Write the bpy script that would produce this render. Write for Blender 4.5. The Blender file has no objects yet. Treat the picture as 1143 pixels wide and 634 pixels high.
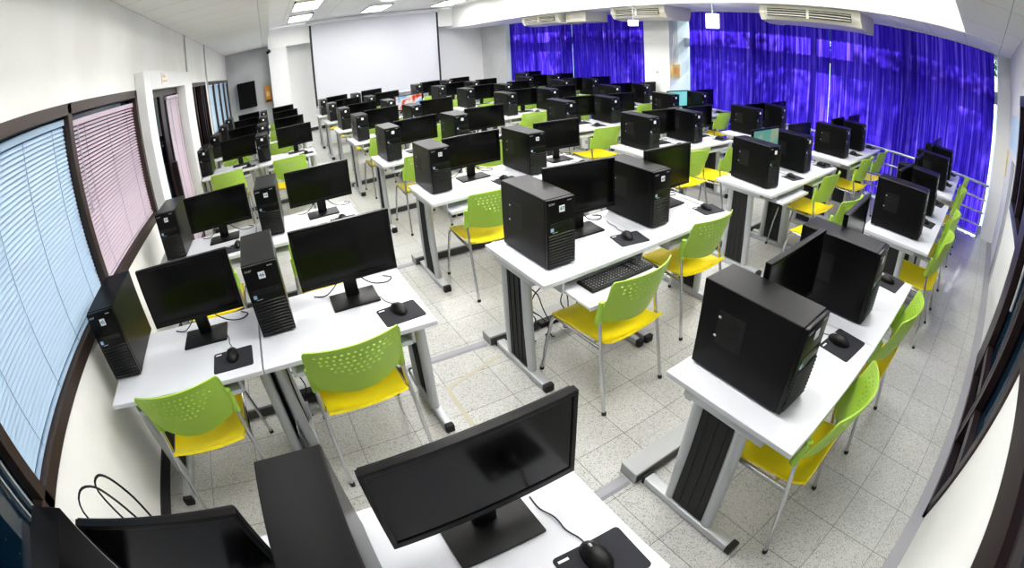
import bpy, bmesh, math, random
from mathutils import Matrix, Vector
random.seed(7)
rown = ['first', 'second', 'third', 'fourth', 'fifth', 'sixth', 'seventh', 'eighth']
sc = bpy.context.scene
C = sc.collection
R = math.radians

# ------------------------------------------------------------------ camera (a fisheye lens held high in the rear left corner)
CAM = dict(x=1.2521, y=-0.2404, z=1.8697, yaw=-29.2469, pitch=-21.7013, roll=-3.1815, f=525.9687, a=-0.0556, b=-0.0046, ox=3.6835, oy=-69.4906)
def make_camera():
    y, pi, r = R(CAM['yaw']), R(CAM['pitch']), R(CAM['roll'])
    fw = Vector((math.cos(pi)*-math.sin(y), math.cos(pi)*math.cos(y), math.sin(pi)))
    rt = Vector((math.cos(y), math.sin(y), 0)); up = rt.cross(fw)
    r2 = rt*math.cos(r) + up*math.sin(r); u2 = -rt*math.sin(r) + up*math.cos(r)
    cd = bpy.data.cameras.new('camera'); co = bpy.data.objects.new('camera', cd); C.objects.link(co)
    co.matrix_world = Matrix(((r2.x, u2.x, -fw.x, CAM['x']), (r2.y, u2.y, -fw.y, CAM['y']), (r2.z, u2.z, -fw.z, CAM['z']), (0, 0, 0, 1)))
    cd.type = 'PANO'; cd.panorama_type = 'FISHEYE_LENS_POLYNOMIAL'; cd.sensor_width = 36; cd.clip_start = 0.02; cd.clip_end = 200
    import numpy as np
    mm = 36/1143; th = np.linspace(0, 1.7, 200); rr = CAM['f']*(th + CAM['a']*th**3 + CAM['b']*th**5)*mm
    K = np.linalg.lstsq(np.stack([rr, rr**2, rr**3, rr**4], 1), th, rcond=None)[0]
    cd.fisheye_polynomial_k0 = 0
    for i in range(4): setattr(cd, 'fisheye_polynomial_k%d' % (i+1), -float(K[i]))
    cd.fisheye_fov = R(200); cd.shift_x = -CAM['ox']/1143; cd.shift_y = CAM['oy']/634
    sc.camera = co
make_camera()

# ------------------------------------------------------------------ world, sun, exposure
W = bpy.data.worlds.new('world'); sc.world = W; W.use_nodes = True
W.node_tree.nodes['Background'].inputs[0].default_value = (0.75, 0.88, 1.0, 1)
W.node_tree.nodes['Background'].inputs[1].default_value = 2.6
def sun(direction, energy, angle):
    l = bpy.data.lights.new('sun', 'SUN'); l.energy = energy; l.angle = R(angle); l.color = (1, .96, .9)
    o = bpy.data.objects.new('sun', l); C.objects.link(o)
    o.rotation_euler = Vector(direction).to_track_quat('-Z', 'Y').to_euler()
sun((-1, 0.12, -0.62), 10, 1.4)
LAMP_STRENGTH = 15.0
sc.view_settings.view_transform = 'Standard'; sc.view_settings.look = 'None'
sc.view_settings.exposure = 0.76; sc.view_settings.gamma = 1.0; sc.view_settings.use_curve_mapping = False
sc.cycles.use_denoising = True
sc.cycles.max_bounces = 8; sc.cycles.diffuse_bounces = 5; sc.cycles.glossy_bounces = 3; sc.cycles.transparent_max_bounces = 10
sc.cycles.sample_clamp_indirect = 6.0

# ------------------------------------------------------------------ materials
def S(c):   # sRGB 0-255 to linear
    return tuple(((v/255)/12.92 if v/255 <= .04045 else ((v/255+.055)/1.055)**2.4) for v in c) + (1,)
M = {}
def mat(name, col, rough=.5, metal=0., spec=.5, emit=None, es=0, lin=False, coat=0):
    m = bpy.data.materials.new(name); m.use_nodes = True; b = m.node_tree.nodes['Principled BSDF']
    b.inputs['Base Color'].default_value = col if lin else S(col)
    b.inputs['Roughness'].default_value = rough; b.inputs['Metallic'].default_value = metal
    b.inputs['Specular IOR Level'].default_value = spec
    b.inputs['Coat Weight'].default_value = coat
    if emit: b.inputs['Emission Color'].default_value = S(emit); b.inputs['Emission Strength'].default_value = es
    M[name] = m; return m
def nodes(m): return m.node_tree.nodes, m.node_tree.links, m.node_tree.nodes['Principled BSDF']
def noise_bump(m, scale, strength, dist=.002, detail=4):
    n, l, b = nodes(m); t = n.new('ShaderNodeTexCoord'); no = n.new('ShaderNodeTexNoise'); bu = n.new('ShaderNodeBump')
    no.inputs['Scale'].default_value = scale; no.inputs['Detail'].default_value = detail
    bu.inputs['Strength'].default_value = strength; bu.inputs['Distance'].default_value = dist
    l.new(t.outputs['Object'], no.inputs['Vector']); l.new(no.outputs['Fac'], bu.inputs['Height']); l.new(bu.outputs[0], b.inputs['Normal'])
def vary(m, c1, c2, scale, lo=.4, hi=.6, detail=4):
    n, l, b = nodes(m); t = n.new('ShaderNodeTexCoord'); no = n.new('ShaderNodeTexNoise'); cr = n.new('ShaderNodeValToRGB')
    no.inputs['Scale'].default_value = scale; no.inputs['Detail'].default_value = detail
    cr.color_ramp.elements[0].position = lo; cr.color_ramp.elements[0].color = S(c1)
    cr.color_ramp.elements[1].position = hi; cr.color_ramp.elements[1].color = S(c2)
    l.new(t.outputs['Object'], no.inputs['Vector']); l.new(no.outputs['Fac'], cr.inputs[0]); l.new(cr.outputs[0], b.inputs['Base Color'])

vary(mat('wall_paint', (226, 226, 220), .75), (236, 236, 231), (243, 243, 239), 1.4); noise_bump(M['wall_paint'], 60, .12)
vary(mat('wall_grey', (170, 172, 174), .8), (186, 187, 188), (196, 197, 198), 1.5)
mat('soffit_white', (245, 245, 243), .8)
mat('pillar_white', (232, 233, 232), .7)
mat('brown_frame', (58, 46, 40), .4, .3)
mat('dark_frame', (38, 26, 28), .35, .3)
mat('white_laminate', (214, 216, 222), .35)
mat('white_edge', (205, 208, 214), .45)
mat('grey_metal', (186, 189, 193), .38, .4)
mat('silver', (200, 203, 208), .28, .9)
mat('chrome', (205, 206, 210), .16, 1.)
mat('black_plastic', (8, 8, 9), .45, 0, .3)
mat('black_matte', (24, 24, 26), .75)
mat('case_black', (8, 8, 10), .33, 0, .15); noise_bump(M['case_black'], 900, .15, .0004)
mat('bezel_black', (7, 7, 8), .3, 0, .2)
mat('grille_black', (12, 12, 13), .4, 0, .4)
mat('screen_black', (5, 5, 6), .14, 0, .2)
mat('pad_black', (30, 31, 38), .85)
mat('rubber', (12, 12, 12), .7)
mat('sticker', (240, 244, 246), .5)
mat('ink_blue', (40, 80, 130), .6)
mat('badge_blue', (150, 180, 220), .3)
mat('lettering', (160, 164, 168), .4)
mat('key_black', (26, 26, 28), .5)
mat('green_plastic', (163, 202, 68), .42)
mat('yellow_plastic', (250, 226, 10), .42)
mat('green_tag', (150, 220, 40), .5)
mat('duct_grey', (165, 167, 168), .55)
mat('cement', (150, 150, 156), .75)
mat('duct_shade', (70, 70, 72), .6)
mat('tape', (176, 171, 152), .8)
mat('ac_cream', (208, 205, 192), .45)
mat('ac_dark', (40, 40, 36), .6)
mat('blind_blue', (160, 186, 210), .5)
mat('blind_pink', (190, 173, 186), .5)
mat('blind_far', (176, 204, 224), .55)
mat('cord', (90, 105, 125), .7)
mat('alu', (190, 200, 205), .35, .7)
mat('speaker_black', (10, 10, 11), .7, 0, .1)
mat('orange_box', (214, 140, 40), .5)
mat('cream_text', (225, 195, 160), .7)
mat('ebox', (205, 170, 100), .6)
mat('conduit', (190, 190, 186), .5)
mat('screen_fabric', (196, 198, 204), .9)
mat('paper_blue', (196, 220, 236), .7)
mat('paper_yellow', (226, 206, 130), .7)
mat('paper_white', (238, 238, 232), .7)
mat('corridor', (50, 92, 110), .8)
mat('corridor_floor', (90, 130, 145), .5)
mat('steel_rail', (190, 195, 210), .3, .85)
mat('leaf', (50, 90, 30), .7)
mat('bark', (70, 55, 40), .9)
mat('ground_out', (120, 125, 110), .9)
mat('lamp_face', (255, 255, 255), .5, emit=(255, 253, 249), es=LAMP_STRENGTH)
mat('fill_lamp', (255, 255, 255), .5, emit=(255, 253, 249), es=LAMP_STRENGTH*.3)
mat('fill_lamp_blue', (255, 255, 255), .5, emit=(200, 228, 250), es=38)
mat('lit_box', (255, 255, 255), .5, emit=(255, 255, 255), es=3)
def panel_seams(name, base, seam, size, offs=(0, 0), rot=0):
    m = mat(name, base, .85); n, l, b = nodes(m)
    t = n.new('ShaderNodeTexCoord'); mp = n.new('ShaderNodeMapping'); br = n.new('ShaderNodeTexBrick')
    mp.inputs['Location'].default_value = (offs[0], offs[1], 0)
    br.offset = 0; br.inputs['Scale'].default_value = 1; br.inputs['Brick Width'].default_value = size[0]; br.inputs['Row Height'].default_value = size[1]
    br.inputs['Mortar Size'].default_value = .004; br.inputs['Mortar Smooth'].default_value = .2
    br.inputs['Color1'].default_value = S(base); br.inputs['Color2'].default_value = S(tuple(v-3 for v in base)); br.inputs['Mortar'].default_value = S(seam)
    l.new(t.outputs['Object'], mp.inputs[0]); l.new(mp.outputs[0], br.inputs[0]); l.new(br.outputs[0], b.inputs['Base Color'])
panel_seams('ceiling_panels', (242, 242, 240), (165, 165, 162), (1.2, .6))
panel_seams('recess_panels', (236, 236, 234), (170, 170, 168), (.6, .6))
# terrazzo floor, tiles 0.31 m
def floor_mat():
    m = mat('terrazzo', (190, 190, 182), .32); n, l, b = nodes(m)
    t = n.new('ShaderNodeTexCoord'); mp = n.new('ShaderNodeMapping'); br = n.new('ShaderNodeTexBrick')
    mp.inputs['Location'].default_value = (.31*20-2.18+.002, .31*10+.002, 0)
    br.offset = 0; br.inputs['Scale'].default_value = 1; br.inputs['Brick Width'].default_value = .31; br.inputs['Row Height'].default_value = .31
    br.inputs['Mortar Size'].default_value = .0022; br.inputs['Mortar Smooth'].default_value = .3
    br.inputs['Color1'].default_value = (1, 1, 1, 1); br.inputs['Color2'].default_value = (.9, .9, .9, 1); br.inputs['Mortar'].default_value = (.3, .3, .28, 1)
    l.new(t.outputs['Object'], mp.inputs[0]); l.new(mp.outputs[0], br.inputs[0])
    vo = n.new('ShaderNodeTexVoronoi'); vo.inputs['Scale'].default_value = 210; l.new(t.outputs['Object'], vo.inputs['Vector'])
    cr = n.new('ShaderNodeValToRGB'); e = cr.color_ramp.elements
    e[0].position = 0; e[0].color = S((148, 147, 143)); e[1].position = 1; e[1].color = S((214, 214, 211))
    for ps, c in ((.12, (162, 161, 156)), (.22, (195, 195, 191)), (.62, (204, 204, 200))):
        x = e.new(ps); x.color = S(c)
    sp = n.new('ShaderNodeSeparateColor'); l.new(vo.outputs['Color'], sp.inputs[0]); l.new(sp.outputs[0], cr.inputs[0])
    no = n.new('ShaderNodeTexNoise'); no.inputs['Scale'].default_value = 1.6; no.inputs['Detail'].default_value = 5; l.new(t.outputs['Object'], no.inputs['Vector'])
    c2 = n.new('ShaderNodeValToRGB'); c2.color_ramp.elements[0].position = .3; c2.color_ramp.elements[0].color = (.74, .74, .745, 1); c2.color_ramp.elements[1].position = .65; c2.color_ramp.elements[1].color = (.88, .885, .895, 1)
    l.new(no.outputs['Fac'], c2.inputs[0])
    m1 = n.new('ShaderNodeMix'); m1.data_type = 'RGBA'; m1.blend_type = 'MULTIPLY'; m1.inputs[0].default_value = 1
    m2 = n.new('ShaderNodeMix'); m2.data_type = 'RGBA'; m2.blend_type = 'MULTIPLY'; m2.inputs[0].default_value = 1
    l.new(cr.outputs[0], m1.inputs[6]); l.new(br.outputs[0], m1.inputs[7]); l.new(m1.outputs[2], m2.inputs[6]); l.new(c2.outputs[0], m2.inputs[7]); l.new(m2.outputs[2], b.inputs['Base Color'])
floor_mat()
def glass_mat(name, tint, gl=.1, rough=.02):
    m = bpy.data.materials.new(name); m.use_nodes = True; n = m.node_tree.nodes; l = m.node_tree.links; n.clear()
    o = n.new('ShaderNodeOutputMaterial'); mx = n.new('ShaderNodeMixShader'); tr = n.new('ShaderNodeBsdfTransparent'); g = n.new('ShaderNodeBsdfGlossy')
    tr.inputs[0].default_value = S(tint); g.inputs['Roughness'].default_value = rough; mx.inputs[0].default_value = gl
    l.new(tr.outputs[0], mx.inputs[1]); l.new(g.outputs[0], mx.inputs[2]); l.new(mx.outputs[0], o.inputs[0]); M[name] = m
glass_mat('glass', (235, 242, 242), .08); glass_mat('glass_dark', (120, 150, 160), .16); glass_mat('glass_door', (60, 70, 72), .15, .1)
def curtain_mat():
    m = bpy.data.materials.new('curtain_cloth'); m.use_nodes = True; n = m.node_tree.nodes; l = m.node_tree.links; n.clear()
    o = n.new('ShaderNodeOutputMaterial'); mx = n.new('ShaderNodeMixShader'); d = n.new('ShaderNodeBsdfDiffuse'); t = n.new('ShaderNodeBsdfTranslucent')
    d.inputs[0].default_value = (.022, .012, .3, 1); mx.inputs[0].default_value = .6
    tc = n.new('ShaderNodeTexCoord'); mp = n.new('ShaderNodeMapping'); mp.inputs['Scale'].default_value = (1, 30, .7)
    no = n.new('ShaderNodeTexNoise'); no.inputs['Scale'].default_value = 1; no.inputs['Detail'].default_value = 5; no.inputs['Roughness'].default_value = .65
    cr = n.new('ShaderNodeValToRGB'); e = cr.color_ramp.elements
    e[0].position = .34; e[0].color = (.012, .004, .16, 1); e[1].position = .68; e[1].color = (.33, .16, 1, 1); x = e.new(.52); x.color = (.06, .02, .6, 1)  # bright and dark streaks of light through the folds, painted into the translucent colour
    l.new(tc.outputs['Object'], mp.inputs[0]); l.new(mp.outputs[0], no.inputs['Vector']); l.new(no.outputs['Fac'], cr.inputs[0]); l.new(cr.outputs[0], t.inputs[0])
    l.new(d.outputs[0], mx.inputs[1]); l.new(t.outputs[0], mx.inputs[2]); l.new(mx.outputs[0], o.inputs[0]); M['curtain_cloth'] = m
curtain_mat()
def screen_on(name, cols, scale):
    m = mat(name, (10, 10, 12), .3); n, l, b = nodes(m)
    t = n.new('ShaderNodeTexCoord'); no = n.new('ShaderNodeTexNoise'); cr = n.new('ShaderNodeValToRGB')
    no.inputs['Scale'].default_value = scale; no.inputs['Detail'].default_value = 3; e = cr.color_ramp.elements
    e[0].position = .3; e[0].color = S(cols[0]); e[1].position = .7; e[1].color = S(cols[-1])
    for i, c in enumerate(cols[1:-1]): x = e.new(.3+.4*(i+1)/(len(cols)-1)); x.color = S(c)
    l.new(t.outputs['Object'], no.inputs['Vector']); l.new(no.outputs['Fac'], cr.inputs[0]); l.new(cr.outputs[0], b.inputs['Emission Color']); b.inputs['Emission Strength'].default_value = .6
screen_on('picture_red_blue', [(30, 90, 190), (120, 180, 230), (240, 235, 230), (230, 80, 40), (120, 20, 15)], 7)
screen_on('picture_teal', [(110, 205, 215), (130, 215, 220), (150, 225, 228)], 2)
screen_on('picture_teal_beige', [(40, 130, 140), (90, 150, 140), (200, 170, 130)], 3)

# ------------------------------------------------------------------ geometry helpers
class MB:
    def __init__(s): s.bm = bmesh.new()
    def _new(s, geom, T):
        vs = [g for g in geom if isinstance(g, bmesh.types.BMVert)]
        bmesh.ops.transform(s.bm, matrix=T, verts=vs); return vs
    def box(s, x0, x1, y0, y1, z0, z1, bev=0, seg=2, T=None):
        g = bmesh.ops.create_cube(s.bm, size=1)['verts']
        bmesh.ops.transform(s.bm, matrix=Matrix.Translation(((x0+x1)/2, (y0+y1)/2, (z0+z1)/2)) @ Matrix.Diagonal((abs(x1-x0), abs(y1-y0), abs(z1-z0), 1)), verts=g)
        if bev:
            es = list({e for v in g for e in v.link_edges})
            r = bmesh.ops.bevel(s.bm, geom=es, offset=bev, segments=seg, affect='EDGES', profile=.5)
            g = list({v for f in r['faces'] for v in f.verts} | {v for v in g if v.is_valid})
        if T: bmesh.ops.transform(s.bm, matrix=T, verts=g)
        return s
    def cyl(s, p0, p1, r, r2=None, n=12, caps=True):
        p0, p1 = Vector(p0), Vector(p1); d = p1-p0
        g = bmesh.ops.create_cone(s.bm, cap_ends=caps, segments=n, radius1=r, radius2=r if r2 is None else r2, depth=d.length)['verts']
        bmesh.ops.transform(s.bm, matrix=Matrix.Translation((p0+p1)/2) @ d.to_track_quat('Z', 'Y').to_matrix().to_4x4(), verts=g); return s
    def tube(s, pts, r, n=8, rs=None):
        pts = [Vector(p) for p in pts]; rings = []
        if n == 6 and not rs:      # cables: smooth the path
            q = [pts[0]]
            for i in range(len(pts)-1):
                a, b_, c, d = pts[max(i-1, 0)], pts[i], pts[i+1], pts[min(i+2, len(pts)-1)]
                for t in (.25, .5, .75, 1.):
                    q.append(.5*((2*b_)+(c-a)*t+(2*a-5*b_+4*c-d)*t*t+(3*b_-a-3*c+d)*t**3))
            pts = q
        prev = None
        for i, p in enumerate(pts):
            d = (pts[min(i+1, len(pts)-1)] - pts[max(i-1, 0)]).normalized()
            a = (prev if prev is not None else (Vector((0, 0, 1)) if abs(d.z) < .9 else Vector((1, 0, 0))))
            u = (a - d*a.dot(d)).normalized(); prev = u; v = d.cross(u); rr = rs[i] if rs else r
            rings.append([s.bm.verts.new(p + (u*math.cos(2*math.pi*k/n) + v*math.sin(2*math.pi*k/n))*rr) for k in range(n)])
        for a, b in zip(rings, rings[1:]):
            for k in range(n): s.bm.faces.new((a[k], a[(k+1) % n], b[(k+1) % n], b[k]))
        s.bm.faces.new(rings[0][::-1]); s.bm.faces.new(rings[-1]); return s
    def sphere(s, c, r, sx=1, sy=1, sz=1, u=16, v=10):
        g = bmesh.ops.create_uvsphere(s.bm, u_segments=u, v_segments=v, radius=r)['verts']
        bmesh.ops.transform(s.bm, matrix=Matrix.Translation(c) @ Matrix.Diagonal((sx, sy, sz, 1)), verts=g); return s
    def prism(s, pts, axis, a, b):   # polygon pts in the two other axes, extruded along axis
        def P(u, v, w): return {'x': (w, u, v), 'y': (u, w, v), 'z': (u, v, w)}[axis]
        A = [s.bm.verts.new(P(u, v, a)) for u, v in pts]; B = [s.bm.verts.new(P(u, v, b)) for u, v in pts]
        s.bm.faces.new(A); s.bm.faces.new(B[::-1])
        for i in range(len(pts)): j = (i+1) % len(pts); s.bm.faces.new((A[j], A[i], B[i], B[j]))
        return s
    def mesh(s, name, m, smooth=None):
        bmesh.ops.recalc_face_normals(s.bm, faces=s.bm.faces)
        me = bpy.data.meshes.new(name); s.bm.to_mesh(me); s.bm.free(); me.materials.append(M[m])
        if smooth is not None:
            me.polygons.foreach_set('use_smooth', [True]*len(me.polygons))
            try: me.set_sharp_from_angle(angle=R(smooth))
            except Exception: pass
        return me
    def build(s, name, m, parent=None, smooth=None):
        o = bpy.data.objects.new(name, s.mesh(name, m, smooth)); C.objects.link(o)
        if parent: o.parent = parent
        return o
def thing(name, label, cat, loc=(0, 0, 0), rz=0, group=None):
    o = bpy.data.objects.new(name, None); C.objects.link(o); o.location = loc; o.rotation_euler = (0, 0, rz); o.empty_display_size = .1
    o['label'] = label; o['category'] = cat
    if group: o['group'] = group
    return o
def tag(o, label, cat, group=None):
    o['label'] = label; o['category'] = cat
    if group: o['group'] = group
    return o
def struct(o): o['kind'] = 'structure'; return o
def dup(o, parent=None):
    c = o.copy(); C.objects.link(c)
    if parent is not None: c.parent = parent
    for ch in list(kids.get(o.name, [])): dup(ch, c)
    return c
kids = {}
def index_kids():
    kids.clear()
    for o in bpy.data.objects:
        if o.parent: kids.setdefault(o.parent.name, []).append(o)
def text_mesh(txt, size, name='lettering', m='ink_blue', extrude=.0006):
    cu = bpy.data.curves.new('t', 'FONT'); cu.body = txt; cu.size = size; cu.extrude = extrude; cu.align_x = 'CENTER'; cu.align_y = 'CENTER'; cu.resolution_u = 2
    o = bpy.data.objects.new('t', cu); C.objects.link(o); dg = bpy.context.evaluated_depsgraph_get()
    me = bpy.data.meshes.new_from_object(o.evaluated_get(dg)); me.name = name
    bpy.data.objects.remove(o); bpy.data.curves.remove(cu); me.materials.clear(); me.materials.append(M[m]); return me

# ------------------------------------------------------------------ room shell
XR, YB, YF = 8.75, 13.95, -.835      # right window plane, back wall, rear wall (behind the camera)
ZL, ZD, ZR = 2.77, 2.57, 3.25        # left drop ceiling, right and rear drop ceiling, recessed ceiling
struct(MB().box(-.02, XR+.05, YF, YB+.05, -.12, 0).build('floor', 'terrazzo'))
struct(MB().box(.02, 8.3, YF, -.735, 0, .004).build('trim_1', 'cement'))
# left wall (x=0): openings window_1..3, door, windows beyond
def wall_left():
    b = MB(); t = -.14
    b.box(t, 0, YF-.1, 4.1, 0, .93); b.box(t, 0, YF-.1, YB+.05, 2.05, 3.4); b.box(t, 0, 6.0, YB+.05, 0, .93)
    b.box(t, 0, 3.86, 4.16, .93, 2.05); b.box(t, 0, 6.0, 6.6, .93, 2.05)
    b.box(t, 0, 8.78, 9.1, .93, 2.05); b.box(t, 0, 13.75, YB+.05, .93, 2.05)
    return struct(b.build('wall_left', 'wall_paint'))
wall_left()
struct(MB().box(.0, .012, YF, 3.9, 0, .1).box(0, .012, 6.6, YB, 0, .1).build('baseboard_left', 'black_matte'))
# wall behind the projection screen
b = MB(); b.box(-.14, XR+.05, YB, YB+.12, 0, 3.4)
struct(b.build('wall_back', 'pillar_white'))
struct(MB().box(0.0, 1.34, YB-.02, YB, 0, ZL).build('wall_recess', 'wall_grey'))
struct(MB().box(1.34, 1.88, 13.45, YB, 0, 2.66).build('wall_pier', 'pillar_white'))
struct(MB().box(1.88, 8.6, YB-.012, YB, 0, .1).build('baseboard_back', 'black_matte'))
# rear wall with door and dark windows
b = MB(); t0, t1 = YF-.12, YF
b.box(-.14, 3.15, t0, t1, 0, .98); b.box(5.0, 8.6, t0, t1, 0, .95); b.box(6.4, 8.6, t0, t1, .95, 3.4)
b.box(-.14, 6.4, t0, t1, 2.05, 3.4)
struct(b.build('wall_rear', 'pillar_white'))
struct(MB().box(6.66, 7.0, YF, YF+.025, 0, 1.33).build('trim_2', 'duct_grey'))
# right side: pillars, header over the windows
struct(MB().box(8.3, XR+.05, YF, -.58, 0, ZD).build('wall_pillar_rear', 'pillar_white'))
struct(MB().box(8.03, XR+.05, 5.63, 6.3, 0, ZD).build('wall_pillar_right', 'pillar_white'))
struct(MB().box(8.3, XR+.05, 12.3, YB, 0, ZD).build('wall_pillar_front', 'wall_grey'))
struct(MB().box(8.6, XR+.05, -.58, 12.3, 2.5, 3.4).build('wall_right', 'pillar_white'))
# ceiling: recessed middle, dropped ring
struct(MB().box(1.3, 7.1, -.1, 13.4, ZR, ZR+.1).build('ceiling', 'recess_panels'))
struct(MB().box(-.05, 1.35, YF-.05, YB+.05, ZL, ZR+.02).build('ceiling_left_drop', 'ceiling_panels'))
struct(MB().box(7.05, XR+.05, YF-.05, YB+.05, ZD, ZR+.02, bev=0).build('ceiling_right_drop', 'soffit_white'))
struct(MB().box(1.35, 7.05, YF-.05, -.02, ZD, ZR+.02).build('ceiling_rear_drop', 'ceiling_panels'))
struct(MB().box(1.35, 7.05, 13.42, YB+.05, 2.66, ZR+.02).build('ceiling_front_soffit', 'soffit_white'))
struct(MB().box(7.07, 8.7, -.8, 12.3, ZD-.006, ZD).build('ceiling_strip', 'ceiling_panels'))
# corridor beyond the left wall and a dim room behind the rear wall
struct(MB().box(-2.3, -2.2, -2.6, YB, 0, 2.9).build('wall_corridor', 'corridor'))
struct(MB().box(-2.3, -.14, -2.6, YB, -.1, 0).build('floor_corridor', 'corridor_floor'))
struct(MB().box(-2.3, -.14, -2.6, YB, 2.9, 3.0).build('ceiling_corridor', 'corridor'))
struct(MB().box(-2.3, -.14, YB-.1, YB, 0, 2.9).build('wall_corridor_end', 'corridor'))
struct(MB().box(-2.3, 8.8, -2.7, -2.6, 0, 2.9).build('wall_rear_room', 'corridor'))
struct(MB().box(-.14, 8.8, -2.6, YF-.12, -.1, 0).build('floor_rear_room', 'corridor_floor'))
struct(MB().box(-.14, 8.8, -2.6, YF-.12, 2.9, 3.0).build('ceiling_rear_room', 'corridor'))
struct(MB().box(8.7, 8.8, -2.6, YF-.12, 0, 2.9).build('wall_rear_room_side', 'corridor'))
for i, y in enumerate((.2, 4.5, 9.5)):
    t_ = None
    o = MB().box(-1.3, -1.1, y-.6, y+.6, 2.86, 2.89).build('corridor_fill_light', 'fill_lamp_blue'); o['label'] = 'added unseen fill lamp in the dim corridor behind the blinds, %s from camera' % rown[i]; o['category'] = 'ceiling light'  # added lamps, out of view, to lighten the glass without a blind
o = MB().box(4.2, 6.2, -1.95, -1.75, 2.86, 2.89).build('rear_room_fill_light', 'fill_lamp_blue'); o['label'] = 'added unseen fill lamp in the dim room behind the rear glass door'; o['category'] = 'ceiling light'  # added lamp to lighten the glass of the rear door
# conduits on the left wall
for i, y in enumerate((6.76, 9.02)):
    tag(MB().cyl((.02, y, 2.03 if i == 0 else 0.1), (.02, y, ZL), .014).build('conduit', 'conduit', smooth=40),
        ['thin white conduit above the end of the white door surround', 'long white conduit from ceiling down beside the far blue blinds'][i], 'conduit')

# ---- windows in the left wall
def frame(y0, y1, z0, z1, w, m, name, x0=-.09, x1=.014, mull=()):
    b = MB(); b.box(x0, x1, y0, y1, z0, z0+w, .004); b.box(x0, x1, y0, y1, z1-w, z1, .004); b.box(x0, x1, y0, y0+w, z0, z1, .004); b.box(x0, x1, y1-w, y1, z0, z1, .004)
    for y in mull: b.box(x0, x1, y-w/2, y+w/2, z0, z1, .004)
    return struct(b.build(name, m))
def pane(y0, y1, z0, z1, m, parent, x=-.07):
    g = MB().box(x-.003, x+.003, y0, y1, z0, z1).build('pane', m); g.parent = parent; return g
w = frame(YF, 3.87, .915, 2.05, .065, 'brown_frame', 'window_1', mull=(.645, 2.27))
for a, c in ((YF+.06, .61), (.68, 2.24), (2.3, 3.81)): pane(a, c, .97, 1.99, 'glass_dark', w)
MB().box(-.05, -.02, .548, .56, .98, 1.99).box(-.05, -.02, .49, .5, .98, 1.99).build('sash_edge', 'alu', w)
w = frame(6.55, 8.8, .915, 2.05, .06, 'dark_frame', 'window_2', mull=(7.35, 8.1, 8.35))
pane(6.6, 8.75, .97, 1.99, 'glass_door', w)
w = frame(9.08, 13.8, .915, 2.05, .06, 'brown_frame', 'window_3', mull=(10.2, 11.4, 12.6))
pane(9.14, 13.74, .97, 1.99, 'glass_dark', w)
def blind(y0, y1, z0, z1, m, tilt, label, pitch=.0245, x=-.035, cords=3):
    t = thing('venetian_blind', label, 'blind', (x, (y0+y1)/2, z1), 0)
    h = (y1-y0)/2
    MB().box(-.018, .016, -h, h, -.035, 0, .004).build('headrail', m, t)
    b = MB(); n = int((z1-z0-.05)/pitch)
    for i in range(n):
        zc = -.05 - i*pitch
        T = Matrix.Translation((0, 0, zc)) @ Matrix.Rotation(R(tilt), 4, 'Y')
        g = []
        for s_ in (-1, 1):
            row = [b.bm.verts.new(T @ Vector((xx*.0125, s_*h*.995, .0022*(1-xx*xx)))) for xx in (-1, -.4, .4, 1)]
            g.append(row)
        for k in range(3): b.bm.faces.new((g[0][k], g[0][k+1], g[1][k+1], g[1][k]))
    b.build('slats', m, t, smooth=60)
    MB().box(-.012, .012, -h, h, z0-z1, z0-z1+.016, .003).build('bottom_rail', m, t)
    for k in range(cords):
        yy = -h + (k+.5)*2*h/cords
        MB().cyl((.0135, yy, -.02), (.0135, yy, z0-z1+.01), .0016, n=6).build('ladder_cord', 'cord', t)
    MB().cyl((.018, -h+.12, -.03), (.018, -h+.12, -.55), .004, n=6).build('tilt_wand', 'alu', t)
    return t
blind(.69, 2.225, .985, 1.975, 'blind_blue', 63, 'pale blue venetian blind covering the large window nearest the camera', cords=4, pitch=.0225)
blind(2.315, 3.8, .985, 1.95, 'blind_pink', 40, 'pinkish venetian blind with dark gaps, between blue blind and door', cords=3)
for i, (a, c) in enumerate(((9.15, 10.15), (10.25, 11.35), (11.45, 12.55), (12.65, 13.72))):
    blind(a, c, .985, 1.98, 'blind_far', 62, 'pale blue blind in the far left window, %s of four from the door' % ['first', 'second', 'third', 'last'][i], cords=2)
# ---- white door surround, sliding door
b = MB(); b.box(0, .1, 3.89, 4.16, 0, 2.2, .004); b.box(0, .1, 6.0, 6.62, 0, 2.2, .004); b.box(0, .1, 4.16, 6.0, 2.02, 2.2, .004)
struct(b.build('trim_3', 'pillar_white'))
b = MB(); y0, y1 = 4.16, 6.0
b.box(-.08, -.02, y0, y1, 1.95, 2.03); b.box(-.08, -.02, y0, y0+.05, 0, 1.95); b.box(-.08, -.02, y1-.05, y1, 0, 1.95)
b.box(-.07, -.03, 4.95, 5.15, 0, 1.95); b.box(-.07, -.03, y0, y1, 0, .1)
dr = struct(b.build('door_1', 'dark_frame'))
pane(4.2, 4.97, .1, 1.95, 'glass_dark', dr, -.05); pane(5.15, 5.96, .1, 1.95, 'glass_dark', dr, -.05)
MB().box(-.03, .03, 5.05, 5.11, .75, 1.2, .01).build('door_handle', 'dark_frame', dr)
blind(5.2, 5.93, .12, 1.93, 'blind_pink', 62, 'narrow pinkish blind hanging on the sliding glass door', x=-.012, cords=2)
s_ = thing('door_sign', 'small faded orange sign with two text lines above sliding door', 'sign', (.1, 4.78, 2.115))
MB().box(0, .004, -.17, .17, -.06, .06).build('sign_plate', 'paper_white', s_)
MB().box(.004, .006, -.168, -.158, -.05, .05).box(.004, .006, -.12, .02, .015, .035).box(.004, .006, -.12, .1, -.035, -.015).box(.004, .006, -.12, .0, .042, .05).build('lettering', 'cream_text', s_)

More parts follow.
